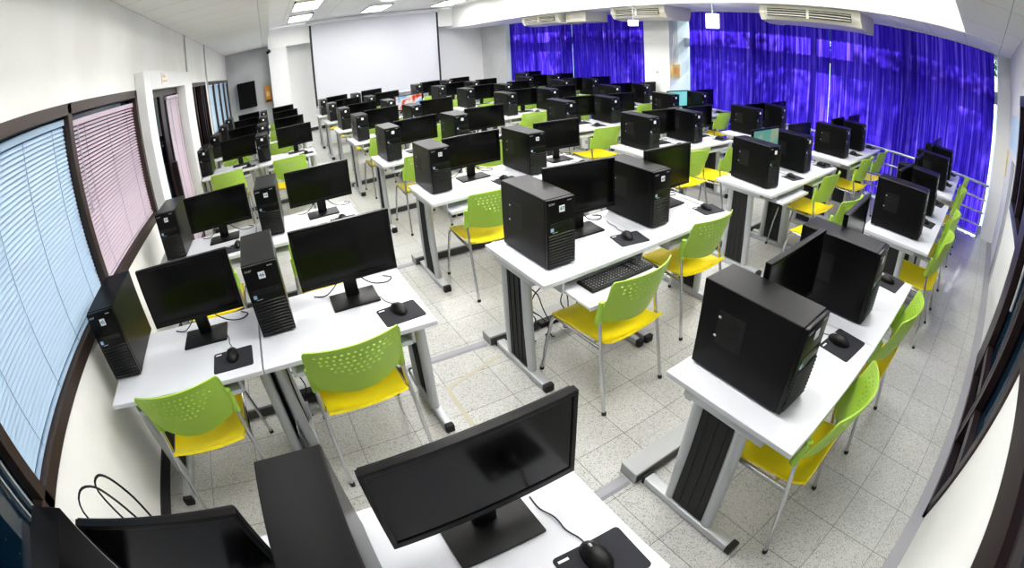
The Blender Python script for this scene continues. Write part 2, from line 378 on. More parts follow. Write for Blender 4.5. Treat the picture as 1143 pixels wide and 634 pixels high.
# ---- rear wall openings: double door of dark frames and glass, long windows
b = MB(); ya, yb_ = YF-.07, YF+.02
b.box(4.6, 4.98, ya, yb_, 0, 2.05); b.box(3.15, 3.24, ya, yb_, 0, 2.05); b.box(3.78, 3.86, ya, yb_, 0, 2.05); b.box(3.15, 5.0, ya, yb_, .0, .05)
b.box(3.2, 4.6, ya+.02, yb_-.01, .24, .31); b.box(3.2, 4.6, ya, yb_, 1.98, 2.05); b.box(3.92, 3.98, ya+.02, yb_-.01, 0, 2.0)
dr = struct(b.build('door_2', 'dark_frame'))
MB().box(3.24, 4.6, YF-.05, YF-.044, .05, 1.98).build('pane', 'glass_dark', dr)
MB().cyl((3.98, YF+.05, .85), (3.98, YF+.05, 1.2), .012).build('door_handle', 'grey_metal', dr, smooth=40)
b = MB(); b.box(-.0, 3.15, ya, yb_, .98, 1.14); b.box(0, 3.15, ya, yb_, 1.95, 2.05); b.box(1.5, 1.58, ya, yb_, 1.1, 2.0); b.box(0, 3.15, ya+.01, yb_-.01, 1.2, 1.215)
w = struct(b.build('window_4', 'dark_frame')); MB().box(0, 3.15, YF-.05, YF-.044, 1.1, 1.98).build('pane', 'glass_dark', w)
b = MB(); b.box(4.98, 6.4, ya, yb_, .93, 1.02); b.box(4.98, 6.4, ya, yb_, 1.95, 2.05); b.box(6.3, 6.4, ya, yb_, 1.0, 2.0); b.box(5.6, 5.66, ya, yb_, 1.0, 2.0)
w = struct(b.build('window_5', 'dark_frame')); MB().box(4.98, 6.4, YF-.05, YF-.044, 1.0, 1.98).build('pane', 'glass_dark', w)
tag(MB().box(6.6, 7.9, YF, YF+.006, 1.42, 1.82).build('wall_notice', 'paper_blue'), 'pale blue notice sheet on the rear wall by the curtains', 'notice')
tag(MB().box(8.02, 8.27, YF, YF+.006, 1.0, 1.34).build('wall_notice', 'paper_yellow'), 'yellowed notice sheet on the rear wall right beside the corner pillar', 'notice')

# ------------------------------------------------------------------ right windows, curtains, rail, outdoors
def right_window(name, y0, y1, mull):
    b = MB(); x0, x1 = 8.5, 8.62
    b.box(x0, x1, y0, y1, 0, .1); b.box(x0, x1, y0, y1, 2.52, 2.57); b.box(x0, x1, y0, y1, 1.86, 2.04)
    for y, w_ in mull: b.box(x0, x1, y-w_/2, y+w_/2, 0, 2.5)
    o = struct(b.build(name, 'alu'))
    MB().box(8.57, 8.576, y0, y1, .1, 2.46).build('pane', 'glass', o)
right_window('window_6', -.58, 5.63, [(1.1, .12), (2.72, .1), (3.9, .12)])
right_window('window_7', 6.3, 12.3, [(6.5, .1), (7.9, .12), (9.4, .1), (10.6, .12), (11.9, .1)])
def curtain(y0, y1, label, seed):
    rnd = random.Random(seed); t = thing('curtain', label, 'curtain', (8.3, (y0+y1)/2, 0), 0, None)
    b = MB(); ny = int((y1-y0)/.014); zs = [.04, .35, .8, 1.3, 1.8, 2.2, 2.46, 2.55]; ph = 0; cols = []
    for i in range(ny+1):
        y = y0+(y1-y0)*i/ny
        ph += .014*2*math.pi/(.085+.03*math.sin(i*.031+seed)+.02*rnd.random())
        amp = .022+.012*math.sin(i*.05+seed*2)
        cols.append([b.bm.verts.new((amp*math.sin(ph+.25*z)*(1 if z < 2.4 else .6)+.006*math.sin(ph*2.3+z*2), y-(y0+y1)/2, z)) for z in zs])
    for a, c in zip(cols, cols[1:]):
        for k in range(len(zs)-1): b.bm.faces.new((a[k], c[k], c[k+1], a[k+1]))
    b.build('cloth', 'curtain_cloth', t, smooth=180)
    MB().box(-.02, .02, -(y1-y0)/2, (y1-y0)/2, 2.545, 2.563).build('curtain_track', 'pillar_white', t)
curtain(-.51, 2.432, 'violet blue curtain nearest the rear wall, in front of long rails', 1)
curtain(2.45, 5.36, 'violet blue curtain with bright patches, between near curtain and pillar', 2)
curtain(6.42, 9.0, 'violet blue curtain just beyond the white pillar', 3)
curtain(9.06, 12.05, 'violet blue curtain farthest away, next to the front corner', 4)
def rail(y0, y1, label, posts):
    t = thing('guard_rail', label, 'railing', (8.14, y0, 0))
    for z, r in ((.76, .02), (.56, .014), (.38, .014), (.2, .014)):
        MB().cyl((0, 0, z), (0, y1-y0, z), r).build('rail_bar', 'steel_rail', t, smooth=40)
    for y in posts: MB().cyl((.03, y-y0, 0), (.03, y-y0, .76), .018).build('rail_post', 'steel_rail', t, smooth=40)
rail(-.55, 5.55, 'steel guard rail in front of the curtains nearest the rear wall', (-.5, 1.2, 3.0, 5.3))
rail(6.35, 12.2, 'steel guard rail beyond the white pillar, behind the far desks', (6.5, 8.3, 10.2, 12.0))
# outdoors: ground and trees whose foliage mottles the light on the curtains
struct(MB().box(8.9, 22, -14, 24, -3.3, -3.2).build('ground', 'ground_out'))
def tree(x, y, h, r, seed, label, dens=1500):
    rnd = random.Random(seed); t = thing('tree', label, 'tree', (x, y, -3.2), 0, None)
    MB().tube([(0, 0, 0), (.1, .05, 2), (0, .1, h-.5)], .1, rs=[.16, .12, .06]).build('trunk', 'bark', t, smooth=60)
    b = MB()
    for i in range(dens):
        v = Vector((rnd.gauss(0, 1), rnd.gauss(0, 1), rnd.gauss(0, 1))).normalized()*r*rnd.random()**.5
        c = Vector((v.x, v.y*1.3, h+v.z*.8)); q = Vector((rnd.gauss(0, 1), rnd.gauss(0, 1), rnd.gauss(0, 1))).normalized(); p_ = q.orthogonal().normalized(); q2 = q.cross(p_)
        s1, s2 = .085+.05*rnd.random(), .035+.02*rnd.random()
        b.bm.faces.new([b.bm.verts.new(c+p_*s1), b.bm.verts.new(c+q2*s2), b.bm.verts.new(c-p_*s1), b.bm.verts.new(c-q2*s2)])
    f = b.build('foliage', 'leaf', t); f['kind'] = 'stuff'
tree(11.3, 3.9, 6.0, 1.3, 5, 'leafy tree outdoors shading the middle curtain')
tree(11.6, .2, 6.5, 1.5, 6, 'leafy tree outdoors shading the nearest curtain', 2300)
tree(11.6, 8.0, 6.5, 1.5, 8, 'leafy tree outdoors shading the curtain beyond the pillar', 2600)
tree(11.6, 12.1, 6.5, 1.5, 9, 'leafy tree outdoors shading the farthest curtain', 2600)
# things on the pillar
t = thing('switch_box', 'ochre electrical box with conduits on the side of the pillar', 'electrical box', (8.16, 5.63, 1.4))
MB().box(-.1, .12, -.06, 0, -.15, .12, .01).build('box_body', 'ebox', t)
MB().box(-.06, .0, -.066, -.06, -.08, .05).box(.03, .09, -.066, -.06, -.1, .03).build('box_plate', 'orange_box', t)
for k, x in enumerate((-.05, .0, .05, .09)): MB().cyl((x, -.02, .12), (x, -.02, 1.16), .008, n=8).build('conduit', 'conduit', t, smooth=40)
t = thing('wall_socket', 'small white socket on the face of the white pillar', 'socket', (8.03, 5.95, 1.33))
MB().box(-.008, 0, -.05, .05, -.06, .06, .003).build('socket_plate', 'paper_white', t)
MB().box(-.011, -.008, -.02, -.005, -.02, .02).box(-.011, -.008, .008, .02, -.02, .02).build('socket_hole', 'black_matte', t)

# ---- air conditioners hung under the right ceiling strip
def ac(y0, y1, label, side=False):
    t = thing('air_conditioner', label, 'air conditioner', (7.55, (y0+y1)/2, ZD-.008)); h = (y1-y0)/2
    MB().prism([(-.36, 0), (-.36, -.1), (-.3, -.2), (-.05, -.235), (.3, -.225), (.34, -.1), (.34, 0)], 'y', -h+.09, h-.09).build('casing', 'ac_cream', t, smooth=30)
    for s in (-1, 1): MB().prism([(-.365, 0), (-.365, -.11), (-.3, -.21), (-.05, -.245), (.31, -.235), (.35, -.1), (.35, 0)], 'y', s*h, s*(h-.09)).build('end_cap', 'ac_cream', t, smooth=30)
    MB().box(-.372, -.35, -h+.14, h-.14, -.155, -.045).build('air_slot', 'ac_dark', t)
    b = MB()
    for z in (-.065, -.1, -.135): b.box(-.385, -.365, -h+.14, h-.14, z-.005, z+.005, .002)
    b.build('louvre', 'ac_cream', t); MB().box(-.385, -.36, -.02, .02, -.165, -.04).build('louvre_divider', 'ac_cream', t)
ac(1.56, 3.15, 'cream ceiling air conditioner nearest the camera, over bright curtain')
ac(4.98, 6.32, 'cream ceiling air conditioner right above the white pillar')
ac(8.0, 9.5, 'cream ceiling air conditioner farthest away, above the far curtains')
t = thing('duct_box', 'plain grey box beside the farthest air conditioner', 'box', (7.6, 7.55, ZD-.008))
MB().box(-.3, .3, -.33, .33, -.22, 0, .008).build('box_body', 'ac_cream', t)
MB().box(-.306, -.3, -.31, .31, -.2, -.195).build('box_seam', 'duct_grey', t)
for i, (x, y, sy, z0, z1) in enumerate(((7.0, 3.86, .1, 2.17, 2.39), (7.0, 5.55, .09, 2.2, 2.3))):
    t = thing('hanging_light', ['tall glowing white lamp box hung in front of bright curtain', 'small glowing white lamp box below the air conditioner by the pillar'][i], 'lamp', (x, y, z0))
    MB().box(-.04, .04, -sy, sy, 0, z1-z0, .01).build('lamp_box', 'lit_box', t)
    MB().cyl((0, 0, z1-z0), (0, 0, 3.25-z0), .008).build('lamp_rod', 'grey_metal', t, smooth=40)

# ---- projection screen, loudspeaker, orange box, camera on the front wall
t = thing('projection_screen', 'large white pull-down projection screen with thin black edges', 'projection screen', (4.53, 13.2, 0))
MB().box(-1.9, 1.9, -.012, -.008, .78, 3.15).build('screen_cloth', 'screen_fabric', t)
for s in (-1, 1): MB().box(s*1.93-.03, s*1.93+.03, -.013, -.007, .72, 3.12).build('black_border', 'black_matte', t)
MB().cyl((-1.95, -.01, .75), (1.95, -.01, .75), .02).build('weight_bar', 'silver', t, smooth=40)
MB().box(-2.05, 2.05, -.07, .07, 3.13, 3.235, .02).build('screen_case', 'pillar_white', t, smooth=40)
t = thing('loudspeaker', 'black loudspeaker hung on the grey front wall near the blinds', 'loudspeaker', (.57, YB-.02, 1.1))
MB().box(-.27, .27, -.3, 0, 0, .76, .01).build('cabinet', 'speaker_black', t); MB().box(-.24, .24, -.31, -.3, .03, .73).build('front_grille', 'speaker_black', t)
t = thing('fire_hose_box', 'narrow orange box fixed on the front wall beside white pier', 'box', (1.21, YB-.02, 1.12))
MB().box(-.09, .09, -.14, 0, 0, .5, .01).build('box_body', 'orange_box', t); MB().box(-.05, .05, -.146, -.14, .2, .34).build('window_plate', 'paper_yellow', t); MB().box(-.09, .09, -.15, -.14, .03, .09).build('dark_band', 'bark', t)
t = thing('security_camera', 'small black security camera at the top corner of white pier', 'camera', (1.36, 13.42, 2.6))
MB().cyl((0, 0, .06), (0, 0, 0), .02).build('mount', 'black_plastic', t, smooth=40); MB().cyl((-.04, -.1, -.03), (.02, .03, .0), .045).build('camera_body', 'black_plastic', t, smooth=40); MB().cyl((-.05, -.125, -.035), (-.04, -.1, -.03), .03).build('camera_lens', 'screen_black', t, smooth=40)

# ---- ceiling lights
def ceiling_light(x, y, z, label, lx=.6, ly=1.2, face='lamp_face'):
    t = thing('ceiling_light', label, 'ceiling light', (x, y, z))
    b = MB(); w_ = .03
    b.box(-lx/2, lx/2, -ly/2, -ly/2+w_, -.05, 0); b.box(-lx/2, lx/2, ly/2-w_, ly/2, -.05, 0); b.box(-lx/2, -lx/2+w_, -ly/2, ly/2, -.05, 0); b.box(lx/2-w_, lx/2, -ly/2, ly/2, -.05, 0)
    b.build('light_frame', 'pillar_white', t)
    MB().box(-lx/2+w_, lx/2-w_, -ly/2+w_, ly/2-w_, -.035, -.005).build('diffuser', face, t)

for i in range(6):
    for j, x in enumerate((2.2, 4.2, 6.2)):
        ceiling_light(x, .9+i*2.15, ZR, 'fluorescent ceiling panel, %s row from camera, %s column' % (rown[i], ['left', 'middle', 'right'][j]))

for x, y, z, nm in ((.7, 3.15, ZL, 'on the low ceiling just before the white door surround'), (.7, .25, ZL, 'on the low ceiling above the desk nearest the blinds'), (.7, 1.75, ZL, 'on the low ceiling above the second row by the blinds'), (2.7, -.42, ZD, 'on the low rear ceiling behind the camera')):
    ceiling_light(x, y, z, 'added unseen fill light ' + nm, *((.3, 1.2) if x < 1 else (1.2, .3)), 'fill_lamp')  # added out of view to brighten the left wall and the foreground

# ------------------------------------------------------------------ furniture prototypes
H = .75; DD = .596
def make_desk():      # origin: front left corner on the floor; +y towards the front wall
    w = .8
    t = thing('computer_desk', 'x', 'desk')
    MB().box(0, w, 0, DD, H-.025, H, .003).build('tabletop', 'white_laminate', t)
    MB().box(.06, w-.06, DD-.1, DD-.07, H-.13, H-.03).build('crossbeam', 'grey_metal', t)
    for x, s in ((.035, 1), (w-.035, -1)):
        xx = x
        lg = MB()
        for (yb0, yt0) in ((.21, .225), (.445, .43)):
            lg.tube([(xx+s*.01, yb0, .05), (xx, (yb0+yt0)/2, .4), (xx, yt0, H-.03)], .028, n=12)
        lg.box(xx-.03, xx+.03, .12, .5, H-.06, H-.025, .004)
        l = lg.build('leg', 'grey_metal', t, smooth=50)
        pn = MB(); pn.prism([(.235, .06), (.42, .06), (.41, H-.06), (.245, H-.06)], 'x', xx-.012, xx+.014)
        for k in range(3): pn.box(xx-.017, xx+.018, .275+k*.05, .282+k*.05, .07, H-.07)
        pn.build('leg_panel', 'black_matte', l)
        MB().box(xx-.022, xx+.038 if s > 0 else xx+.022, .05, .6, .0, .05, .008).build('foot_bar', 'grey_metal', l, smooth=40)
        MB().box(xx-.024, xx+.04 if s > 0 else xx+.024, .015, .052, .0, .053, .008).build('foot_cap', 'rubber', l, smooth=40)
        MB().box(xx-.024, xx+.04 if s > 0 else xx+.024, .598, .615, .0, .053, .006).build('foot_cap', 'rubber', l, smooth=40)
    for x in (.115, w-.125): MB().box(x, x+.012, .01, .36, H-.09, H-.025).build('tray_rail', 'grey_metal', t)
    return t
def make_tray(parent, out):
    tr = MB().box(.13, .672, -out, .32-out, .655, .671, .004).build('keyboard_tray', 'white_laminate', parent)
    MB().box(.128, .674, -out-.004, -out, .652, .674).build('tray_edge', 'white_edge', tr)
def make_tower():     # origin: front left bottom corner on the desk
    w, d, h = .172, .43, .364
    t = thing('computer_tower', 'x', 'computer')
    MB().box(0, w, .012, d, .008, h, .004).build('case', 'case_black', t)
    bz = MB().box(.001, w-.001, -.006, .014, .01, h-.002, .005).build('front_bezel', 'bezel_black', t, smooth=40)
    g = MB()
    for k in range(11): g.box(.008, w-.006, -.012, -.004, .022+k*.0155, .0315+k*.0155, .003, 1)
    g.build('grille', 'grille_black', t, smooth=40)
    MB().box(.018, w-.012, -.0085, -.005, .222, .245, .001).build('disc_drive', 'black_plastic', t)
    MB().box(.03, .06, -.0085, -.005, .1965, .1985).build('seam_line', 'lettering', t)
    b_ = MB().cyl((w-.03, -.011, .233), (w-.03, -.005, .233), .006).build('power_button', 'grille_black', t, smooth=40)
    MB().box(.02, .036, -.0095, -.006, .205, .222).build('badge', 'badge_blue', t)
    lm = bpy.data.objects.new('maker_lettering', text_mesh('acer', .02, 'maker_lettering', 'lettering')); C.objects.link(lm); lm.parent = t
    lm.rotation_euler = (R(90), 0, 0); lm.location = (.03, -.0075, .343)
    MB().box(w-.05, w-.025, -.0075, -.006, .345, .349).build('light_strip', 'lettering', t)
    MB().box(.072, .104, -.0085, -.006, .295, .327).build('number_sticker', 'sticker', t)
    v = MB().box(-.0008, .0004, .225, .345, .14, .275)
    for i in range(9):
        for j in range(10):
            if (i, j) not in ((0, 0), (8, 9), (0, 9), (8, 0)): v.box(-.0014, -.0006, .235+i*.0115, .241+i*.0115, .15+j*.0115, .156+j*.0115)
    v.build('side_vent', 'black_plastic', t)
    for zz, yy in ((.245, .33), (.165, .338)): MB().box(-.004, .0, yy, yy+.012, zz, zz+.008, .002).build('side_latch', 'grey_metal', t)
    MB().box(.012, w-.012, d-.001, d+.003, .03, h-.03).build('rear_plate', 'duct_grey', t)
    for x in (.03, w-.03):
        for y in (.05, d-.05): MB().cyl((x, y, 0), (x, y, .01), .012).build('rubber_foot', 'rubber', t)
    return t
def make_monitor():   # origin: centre of the stand base on the desk, screen faces -y
    t = thing('computer_monitor', 'x', 'monitor')
    w, z0, z1 = .505, .115, .422
    b = MB(); f = .014
    b.box(-w/2, w/2, -.006, .016, z0, z0+.024, .002).box(-w/2, w/2, -.006, .016, z1-f, z1, .002).box(-w/2, -w/2+f, -.006, .016, z0+.01, z1-.004, .002).box(w/2-f, w/2, -.006, .016, z0+.01, z1-.004, .002)
    b.build('bezel', 'bezel_black', t)
    MB().box(-w/2+f-.001, w/2-f+.001, -.002, .004, z0+.023, z1-f+.001).build('screen', 'screen_black', t)
    c = MB().box(-w/2+.004, w/2-.004, .008, .024, z0+.004, z1-.002, .005); c.box(-.17, .17, .02, .05, z0+.03, z0+.21, .014, 3)
    c.build('back_cover', 'case_black', t, smooth=50)
    n = MB().box(-.035, .035, .03, .055, .01, .24, .006).build('neck', 'black_plastic', t, smooth=40)
    MB().box(-.122, .122, -.075, .095, 0, .012, .005).build('stand_base', 'black_plastic', t, smooth=40)
    MB().tube([(.02, .05, .2), (.05, .08, .1), (.12, .1, .02), (.2, .09, .006), (.24, .13, .006), (.2, .17, .006)], .0035, n=6).build('cable', 'black_plastic', t, smooth=60)
    MB().tube([(-.02, .05, .2), (-.05, .09, .09), (-.13, .11, .01), (-.2, .14, .006)], .003, n=6).build('cable', 'black_plastic', t, smooth=60)
    return t
def make_mouse():     # origin: centre on the pad
    t = thing('computer_mouse', 'x', 'mouse')
    b = MB(); b.sphere((0, 0, .004), .033, 1, 1.8, 1.0, 20, 12)
    for v in b.bm.verts:
        if v.co.z < 0: v.co.z = 0
        if v.co.y > .02: v.co.z *= .85
    b.build('mouse_body', 'black_plastic', t, smooth=180)
    MB().cyl((-.003, .03, .026), (.003, .03, .026), .008).build('scroll_wheel', 'grey_metal', t)
    MB().tube([(0, .05, .01), (.0, .08, .003), (-.012, .12, .002), (-.012, .17, .002), (-.03, .22, .002), (-.03, .27, .002)], .0022, n=6).build('cable', 'black_plastic', t, smooth=60)
    return t
def make_pad():
    t = thing('mouse_pad', 'x', 'mouse pad')
    pts = []
    for cx, cy, a0 in ((.1, .08, 0), (-.1, .08, 90), (-.1, -.08, 180), (.1, -.08, 270)):
        for k in range(5): a = R(a0+22.5*k); pts.append((cx-math.copysign(.012, cx)+.012*math.cos(a), cy-math.copysign(.012, cy)+.012*math.sin(a)))
    MB().prism(pts, 'z', 0, .003).build('pad', 'pad_black', t)
    MB().box(-.09, -.06, .058, .066, .003, .0035).build('pad_tag', 'sticker', t)
    return t
def make_keyboard():
    t = thing('computer_keyboard', 'black keyboard on pulled-out white tray, middle block, second row', 'keyboard')
    MB().box(-.22, .22, -.07, .07, 0, .016, .005).build('keyboard_base', 'black_plastic', t)
    b = MB(); l = MB()
    for r in range(6):
        x = -.212
        while x < .2:
            wd = .016
            if r == 0 and -.12 < x < -.02: wd = .09
            if not (.07 < x < .076 or .132 < x < .138):
                b.box(x, x+wd, -.062+r*.0205, -.062+r*.0205+.0165, .015, .022, .002, 1)
                l.box(x+.005, x+.009, -.054+r*.0205, -.049+r*.0205, .022, .0223)
            x += wd+.0032
    me = l.mesh('m', 'lettering'); nk = len(b.bm.faces); b.bm.from_mesh(me); b.bm.faces.ensure_lookup_table()
    for f in b.bm.faces[nk:]: f.material_index = 1
    k = b.build('keys', 'key_black', t); k.data.materials.append(M['lettering']); return t
def make_chair():     # origin: floor under the back's centre; the sitter faces +y
    t = thing('stacking_chair', 'x', 'chair')
    # seat: curved shell
    b = MB(); nx, ny = 14, 12; g = []
    for i in range(nx+1):
        u = i/nx*2-1; col = []
        for j in range(ny+1):
            v = j/ny; y = -.035+.475*v; hw = .215 - .02*max(0, v-.8)*5*.3 - .02*(1-v)
            z = .455 - .018*(1-u*u) - .035*max(0, v-.75)**2*16*.3 + .03*max(0, .16-v)**2*38 - .006*math.sin(v*3.1)
            col.append(b.bm.verts.new((u*hw, y-.02*(u**4)*(1 if v < .5 else -.6)*0-(.012*(u*u) if v > .9 else 0), z)))
        g.append(col)
    for i in range(nx):
        for j in range(ny): b.bm.faces.new((g[i][j], g[i+1][j], g[i+1][j+1], g[i][j+1]))
    bmesh.ops.recalc_face_normals(b.bm, faces=b.bm.faces); bmesh.ops.solidify(b.bm, geom=b.bm.faces[:], thickness=.012)
    b.build('seat', 'yellow_plastic', t, smooth=50)
    # backrest: curved shell with staggered perforations
    nx, nz = 78, 36; b = MB(); g = []
    def P(i, j):
        u = i/nx*2-1; v = j/nz; hw = .2 + .022*v + .006*math.sin(v*3.14)
        z = .572 + .256*v + .014*(1-u*u)*v - .022*(1-v)*(1-u*u)
        y = .075*(u*u) - .02 - .105*v + .02*v*v
        if abs(u) > .93: z -= .02*v*((abs(u)-.93)/.07)**2
        return (u*hw, y - .0*u, z)
    for i in range(nx+1): g.append([b.bm.verts.new(P(i, j)) for j in range(nz+1)])
    holes = set()
    for r in range(6):
        j = 31-3*r; half = [31, 31, 28, 24, 19, 11][r]
        for i in range(nx//2-half + (3 if r % 2 else 0), nx//2+half, 5): holes |= {(i, j), (i+1, j)}
    for i in range(nx):
        for j in range(nz):
            if (i, j) not in holes: b.bm.faces.new((g[i][j], g[i+1][j], g[i+1][j+1], g[i][j+1]))
    bmesh.ops.recalc_face_normals(b.bm, faces=b.bm.faces); bmesh.ops.solidify(b.bm, geom=b.bm.faces[:], thickness=.007)
    bk = b.build('backrest', 'green_plastic', t, smooth=40)
    for s in (-1, 1):
        # green sleeve around the post, chrome side frame: rear leg, post, armless side rail, front leg
        MB().tube([(s*.212, .05, .56), (s*.214, .045, .61), (s*.218, .03, .7)], .017, n=10, rs=[.019, .018, .014]).build('sleeve', 'green_plastic', bk, smooth=60)
        l = MB().tube([(s*.235, -.07, .0), (s*.222, .0, .35), (s*.213, .03, .5), (s*.214, .045, .6)], .0105, n=10).build('leg', 'chrome', t, smooth=60)
        MB().cyl((s*.235, -.071, 0), (s*.233, -.066, .02), .0135).build('leg_cap', 'rubber', l)
        l = MB().tube([(s*.24, .49, .0), (s*.226, .45, .25), (s*.214, .42, .4), (s*.205, .395, .43)], .0105, n=10).build('leg', 'chrome', t, smooth=60)
        MB().cyl((s*.24, .491, 0), (s*.239, .487, .02), .0135).build('leg_cap', 'rubber', l)
        MB().tube([(s*.216, .012, .415), (s*.212, .2, .42), (s*.206, .395, .43)], .0105, n=10).build('side_rail', 'chrome', t, smooth=60)
    MB().cyl((-.21, .08, .418), (.21, .08, .418), .008, n=8).build('cross_bar', 'chrome', t, smooth=60); MB().cyl((-.208, .36, .425), (.208, .36, .425), .008, n=8).build('cross_bar', 'chrome', t, smooth=60)
    return t

# ------------------------------------------------------------------ stations
COLX = [.12, .955, 2.32, 3.12, 4.53, 5.33, 6.46, 7.26]
COLW = [.83, .82, .8, .8, .8, .79, .8, .8]
TOWX = [-.015, .01, .11, .102, .15, .12, .19, .15]   # tower's left side from the desk's left side
MONX = [.535, .515, .54, .53, .57, .55, .61, .57]
ROWY = {'L': {0: 0, 1: 1.43, 2: 2.87, 4: 5.95, 5: 7.38, 6: 8.92, 7: 10.45},
        'C': {0: 0, 1: 1.43, 2: 2.87, 3: 4.35, 4: 5.95, 5: 7.36, 6: 8.87, 7: 10.38},
        'M': {0: 0, 1: 1.43, 2: 2.87, 3: 4.33, 4: 5.78, 5: 7.25, 6: 8.62, 7: 10.08},
        'R': {0: 0, 1: 1.40, 2: 2.73, 3: 4.24, 4: 5.6, 5: 7.08, 6: 8.4, 7: 9.8}}
BLK = 'LLCCMMRR'
def where(r, c):
    k = {'L': [0, 1, 2, 4, 5, 6, 7]}.get(BLK[c], list(range(8))).index(r)
    return '%s desk, %s, %s' % (['wall-side', 'aisle-side', 'left', 'right', 'left', 'right', 'left', 'right'][c],
        {'L': 'blinds-side block', 'C': 'second block from blinds', 'M': 'third block from blinds', 'R': 'curtain-side block'}[BLK[c]], 'nearest row' if k == 0 else rown[k] + ' row back')
CHAIRS = {(1, 0): (.54, 1.36, 3), (1, 1): (1.36, 1.37, 2), (1, 2): (2.72, 1.16, 4), (1, 3): (3.58, 1.36, 0), (2, 2): (2.74, 2.66, 0), (3, 2): (2.74, 4.22, 0), (2, 3): (3.56, 2.7, 0),
          (2, 4): (4.99, 2.6, 0), (2, 5): (5.54, 2.5, 12), (3, 4): (4.98, 4.02, 2), (4, 4): (4.92, 5.55, 0), (3, 7): (7.61, 4.04, 2), (1, 6): (6.76, 1.26, 0), (1, 7): (7.5, 1.24, 0),
          (1, 5): (5.5, 1.27, 0), (1, 4): (4.92, .84, -6), (0, 4): (4.85, -.1, 0), (0, 5): (5.6, -.1, 0), (0, 6): (6.8, -.1, 0), (0, 7): (7.55, -.1, 0), (0, 2): (2.69, -.05, 4), (0, 3): (3.5, -.06, 0),
          (4, 0): (.53, 5.64, 0), (4, 1): (1.38, 5.64, 0), (4, 6): (7.05, 5.33, 0)}
SKIPCHAIR = {(0, 0), (0, 1)}
TOWERS = {(2, 2): (2.4, 3.07, 0), (2, 3): (3.215, 2.985, 1), (1, 3): (3.22, 1.59, 1.5), (1, 2): (2.418, 1.55, 0), (0, 2): (2.43, .145, -1), (0, 1): (.99, .11, 0), (1, 1): (.972, 1.68, 2), (1, 0): (.112, 1.63, 1.5), (0, 0): (.125, .03, 0), (1, 4): (4.63, 1.55, -9), (2, 0): (.2, 3.1, -1), (2, 1): (1.015, 3.06, -2)}
MONS = {(2, 0): (.685, 3.27, 1), (2, 1): (1.525, 3.27, 0), (2, 2): (2.845, 3.26, 0), (0, 0): (.7, .35, 0), (0, 1): (1.47, .36, 0), (1, 0): (.655, 1.825, 0), (1, 1): (1.472, 1.80, 0), (1, 4): (5.13, 1.86, -2)}
ACTIVE = {(5, 3): 'picture_red_blue', (3, 6): 'picture_teal', (1, 4): 'picture_teal_beige'}
NUM = {(1, 0): '45', (1, 1): '46', (1, 2): '47', (1, 3): '48', (2, 0): '33', (2, 1): '38', (2, 2): '35', (2, 3): '36'}
proto = dict(desk=make_desk(), tower=make_tower(), monitor=make_monitor(), mouse=make_mouse(), pad=make_pad(), chair=make_chair())
index_kids()
used = set()
def place(kind, x, y, z, rz, label, group):
    o = proto[kind] if kind not in used else dup(proto[kind]); used.add(kind)
    o.location = (x, y, z); o.rotation_euler = (0, 0, R(rz)); o['label'] = label; o['group'] = group; return o
rnd = random.Random(3)
digit_cache = {}
trays = []
